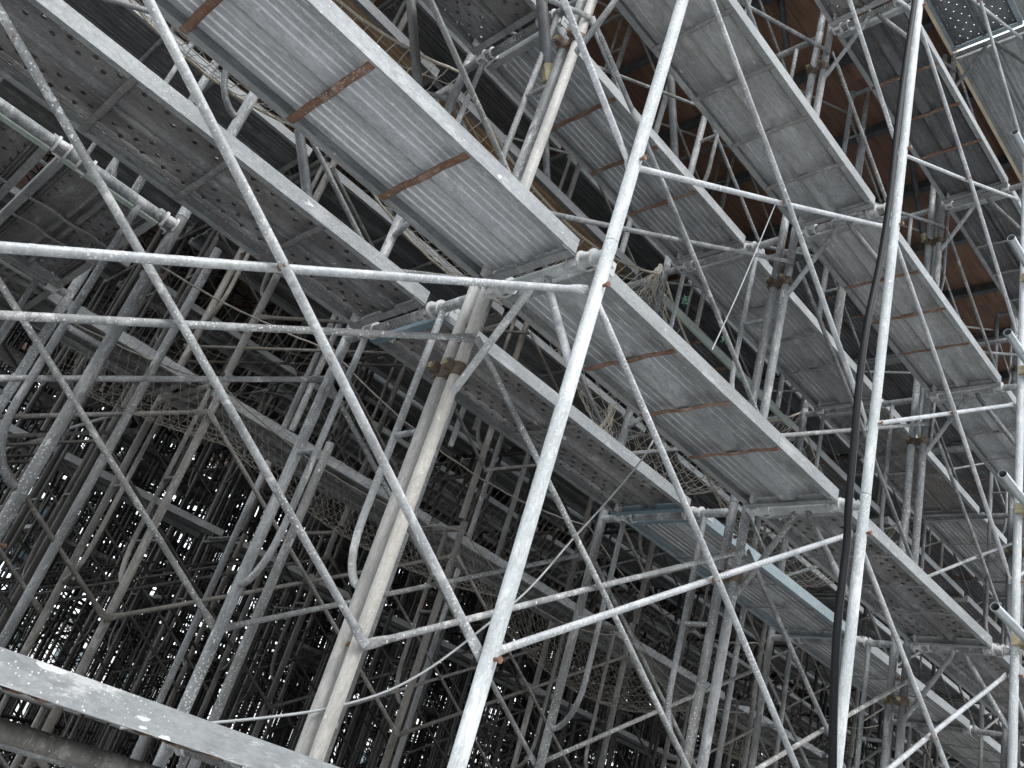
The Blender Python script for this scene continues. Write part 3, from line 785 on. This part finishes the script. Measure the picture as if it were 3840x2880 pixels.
# ------------------------------------------------------------------ safety nets
def net(name, label, xs, y0, y1, zf, step, r, mat, jit=.09, rope=None):
    mb = MB(); nx = max(2, int((xs[1] - xs[0]) / step)); ny = max(2, int(abs(y1 - y0) / step)); P = {}
    for a in range(nx + 1):
        for b in range(ny + 1):
            u, v = a / nx, b / ny
            x = xs[0] + (xs[1] - xs[0]) * u + random.uniform(-jit, jit) * step
            y = y0 + (y1 - y0) * v + (random.uniform(-jit, jit) * step if 0 < b < ny else 0)
            P[a, b] = Vector((x, y, zf(x, v) + random.uniform(-jit, jit) * step * .7))
    def seg(p, q):
        m_ = (p + q) / 2 + Vector((random.uniform(-1, 1), random.uniform(-1, 1), -abs(random.gauss(0, 1)))) * step * .07
        mb.tube([p, m_, q], r, 3, False)
    for a in range(nx + 1):
        for b in range(ny + 1):
            if random.random() < .02: continue
            if a < nx: seg(P[a, b], P[a + 1, b])
            if b < ny: seg(P[a, b], P[a, b + 1])
    e = empty(name, (0, 0, 0))
    ob('mesh', (mb, M[mat]), e)
    if rope:
        ob('border_rope', (MB().tube([P[a, 0] for a in range(nx + 1)], rope, 6), M['rope' if mat == 'net' else mat]), e)
        ob('border_rope', (MB().tube([P[a, ny] for a in range(nx + 1)], rope, 6), M['rope' if mat == 'net' else mat]), e)
    tag(e, label, 'safety net')
    return e
def sag(x, d): s = (x / L) % 1.0; return -d * 4 * s * (1 - s)
net('safety_net', 'pale net with rope border sagging behind the second row, at top centre', (-1.829, 1.829), 1.5, 2.6,
    lambda x, v: 1.70 + sag(x, .26) - .22 * math.sin(math.pi * v), .075, .0028, 'net', rope=.008)
net('safety_net', 'pale net bunched below the rope right of the central joint', (1.75, 3.66), 1.5, 2.5,
    lambda x, v: 1.74 + sag(x, .45) - .55 * math.sin(math.pi * v), .075, .0028, 'net', rope=.008)
net('safety_net', 'pale net behind the black cable', (3.66, 5.49), 1.5, 2.5,
    lambda x, v: 1.70 + sag(x, .4) - .5 * math.sin(math.pi * v), .085, .0028, 'net', rope=.008)
net('safety_net', 'dark fine net sagging in the shade below the perforated plank', (-.8, 1.829), 1.56, 2.6,
    lambda x, v: -.04 + sag(x, .12) - .42 * math.sin(math.pi * v), .045, .0010, 'net_dark', rope=.004)
net('safety_net', 'dark fine net sagging behind the central posts', (1.83, 3.66), 1.56, 2.6,
    lambda x, v: -.04 + sag(x, .2) - .5 * math.sin(math.pi * v), .05, .0012, 'net_dark', rope=.004)
net('safety_net', 'dark net far inside at the lower right', (3.66, 5.49), 1.56, 2.6,
    lambda x, v: -.04 + sag(x, .2) - .4 * math.sin(math.pi * v), .06, .0014, 'net_dark', rope=.004)
# hanging bunch of net drawn together below the rope at the second frame line
def bunch(name, label, top, height, spread, count, mat, r):
    mb = MB(); top = Vector(top)
    for s in range(count):
        a = random.uniform(0, 6.28); p = [top + Vector((random.uniform(-.01, .01), random.uniform(-.01, .01), 0))]
        dx, dy = math.cos(a) * spread * random.random(), math.sin(a) * spread * random.random()
        for k in range(1, 9):
            t = k / 8; p.append(top + Vector((dx * t + random.gauss(0, .012), dy * t + random.gauss(0, .012), -height * t * random.uniform(.92, 1.05))))
        mb.tube(p, r, 4, False)
    return tag(ob(name, (mb, M[mat])), label, 'rope')
bunch('net_bundle', 'bundle of net cords gathered at the frame right of centre', (1.80, 1.5, 1.76), .42, .22, 34, 'net', .0024)
bunch('cord_tangle', 'tangle of pale cord hanging among the posts, centre', on_y(612, 404, 1.4), .24, .05, 16, 'rope', .0024)
# tape knots
for px, py, lab in ((686, 301, 'upper'), (724, 340, 'lower')):
    p = on_y(px, py, 1.5)
    mb = MB()
    for k in range(5): mb.tube([p + Vector((random.uniform(-.03, .03), random.uniform(-.02, .02), random.uniform(-.04, .04))) for _ in range(4)], .003, 5)
    tag(ob('tape_knot', (mb, M['green'])), '%s green tape knot on the net pipe' % lab, 'tape', 'green tape knots')
tag(ob('net_pipe', (MB().tube([on_y(664, 300, 1.5), on_y(790, 425, 1.5)], .0243, 12), M['channel_mint'])), 'pale green pipe carrying the bunched net', 'pipe')

# ------------------------------------------------------------------ raking pipes with sleeve ends
def raker(a, b, r, label, mat='dark_steel', nut=True):
    e = empty('raking_pipe', a); v = Vector(b) - Vector(a)
    ob('pipe', (MB().tube([(0, 0, 0), v], r, 14), M[mat]), e)
    if nut:
        d = v.normalized()
        ob('sleeve_nut', (MB().tube([v - d * .02, v + d * .06], r * 1.25, 6), M['brass']), e)
    tag(e, label, 'pipe', 'dark raking pipes')
raker(on_y(536, -60, .8), on_y(548, 70, .8), .027, 'dark raking pipe with a brass nut, top centre')
raker(on_y(668, 20, 1.7), on_y(676, 180, 1.7), .028, 'dark raking pipe behind the white post, near the plywood', nut=False)
raker(on_y(408, -30, 1.45), on_y(421, 118, 1.45), .024, 'dark raking pipe behind the net at the top', nut=False)
raker(on_y(299, 130, 1.5), on_y(309, 207, 1.5), .022, 'short dark raking pipe between the two upper left planks')
raker(on_y(776, -40, 1.6), on_y(787, 50, 1.6), .028, 'dark raking pipe at the top, right of the white post', nut=False)
raker(on_y(910, 150, 1.4), on_y(923, 236, 1.4), .026, 'dark raking pipe right of the cable, upper part')
raker(on_y(545, 130, 2.4), on_y(552, 300, 2.4), .026, 'dark raking pipe behind the joint at centre', nut=False)

# ------------------------------------------------------------------ loose posts between the rows, clustered as in the photo
def loose(x, y, z0, z1, label, mat='tube', r=RP):
    if not seg_in_view((x, y, z0), (x, y, z1)): return
    o = ob('standard_tube', cached(('lp', round(z1 - z0, 2), mat, r), lambda: MB().tube([(0, 0, 0), (0, 0, z1 - z0)], r, 10).mesh('standard_tube', M[mat])), None, (x, y, z0))
    tag(o, label, 'tube', 'loose upright tubes')
for q, (x, y, z0, z1) in enumerate(((2.1, 3.6, 1.0, 3.2), (2.22, 3.62, .9, 3.0), (2.34, 3.55, 1.1, 2.9), (3.0, 3.6, .2, 2.9), (.9, 3.55, .3, 2.9), (3.62, 1.3, 1.9, 4.9), (3.75, 1.35, 1.9, 4.6), (.45, 2.1, -3.3, -.2), (1.2, 2.3, -3.3, 1.5), (2.6, 2.2, -3.3, 1.6), (4.4, 2.2, -3.3, 3.2), (-.35, 2.6, -3.3, .6), (1.0, 3.9, -3.3, 1.6), (2.9, 3.9, -3.3, 1.6), (5.2, 1.3, 1.8, 5.1), (2.0, 2.1, 2.0, 5.1))):
    loose(x, y, z0, z1, '%s loose upright tube counted from the middle, between the rows' % ORD[q])

# ------------------------------------------------------------------ the deep scaffold, far too many tubes to count
rnd = random.Random(5)
far, fard, farc = MB(), MB(), MB()
def far_seg(a, b, r, n=5):
    far.tube([a, b], r, n, False)
YF = [9.6 + .9 * q for q in range(14)]
for q, y in enumerate([4.98, 6.6] + YF):
    deep = q >= 2
    for i in range(-1, 19):
        x = i * L + rnd.uniform(-.25, .25) if not deep else i * L * 1.0 + (q % 3) * .6 + rnd.uniform(-.15, .15)
        yy = y + rnd.uniform(-.1, .1)
        for k in (-1, 0, 1, 2, 3):
            zt = k * H; zb = zt - H
            if not (seg_in_view((x, yy, zb), (x, yy, zt), 40) or seg_in_view((x, yy, zt), (x + L, yy, zb), 20)): continue
            far_seg((x, yy, zb), (x, yy, zt), RP)
            if rnd.random() < (.75 if deep else .3): far_seg((x + .09, yy + .05, zb), (x + .09, yy + .05, zt), RP)
            if deep:
                for _ in range(2 if q < 4 else 5):
                    xx = x + rnd.uniform(.2, 1.7); y2 = yy + rnd.uniform(-.4, .4)
                    far_seg((xx, y2, zb), (xx, y2, zt), rnd.choice((RP, RS, RS)), 4)
            if not deep: 
                if rnd.random() < .5: far_seg((x, yy, zt - .2), (x + L, yy, zb + .4), RB, 4)
                continue
            w = .8
            if rnd.random() < .7:
                far_seg((x, yy, zt), (x, yy + w, zt), RT_)
                pts = stiff_pts(w, 0); far.tube([(x, yy + a[1], zb + .05 + a[2]) for a in pts[::2] + [pts[-1]]], RS, 4, False)
                pts = stiff_pts(w, 1); far.tube([(x, yy + a[1], zb + .05 + a[2]) for a in pts[::2] + [pts[-1]]], RS, 4, False)
            if rnd.random() < .85:
                far_seg((x, yy, zt - .2), (x + L, yy, zt - 1.3), RB, 4); far_seg((x, yy, zt - 1.3), (x + L, yy, zt - .2), RB, 4)
            if rnd.random() < .35: far_seg((x, yy, zt - .3), (x + L, yy, zt - .3 + rnd.uniform(-.4, .4)), RP, 5)
            if rnd.random() < .55: far_seg((x, yy, zb + rnd.random()), (x + rnd.uniform(-.8, .8), yy + rnd.uniform(.6, 1.4), zt), .018, 5)
            if k in (0, 1, 2) and rnd.random() < (.85 if k else .62):
                fard.box((x + .04, yy + .2, zt), (x + L - .04, yy + .68, zt + .05))
                farc.box((x + .04, yy + .17, zt - .004), (x + L - .04, yy + .198, zt + .058))
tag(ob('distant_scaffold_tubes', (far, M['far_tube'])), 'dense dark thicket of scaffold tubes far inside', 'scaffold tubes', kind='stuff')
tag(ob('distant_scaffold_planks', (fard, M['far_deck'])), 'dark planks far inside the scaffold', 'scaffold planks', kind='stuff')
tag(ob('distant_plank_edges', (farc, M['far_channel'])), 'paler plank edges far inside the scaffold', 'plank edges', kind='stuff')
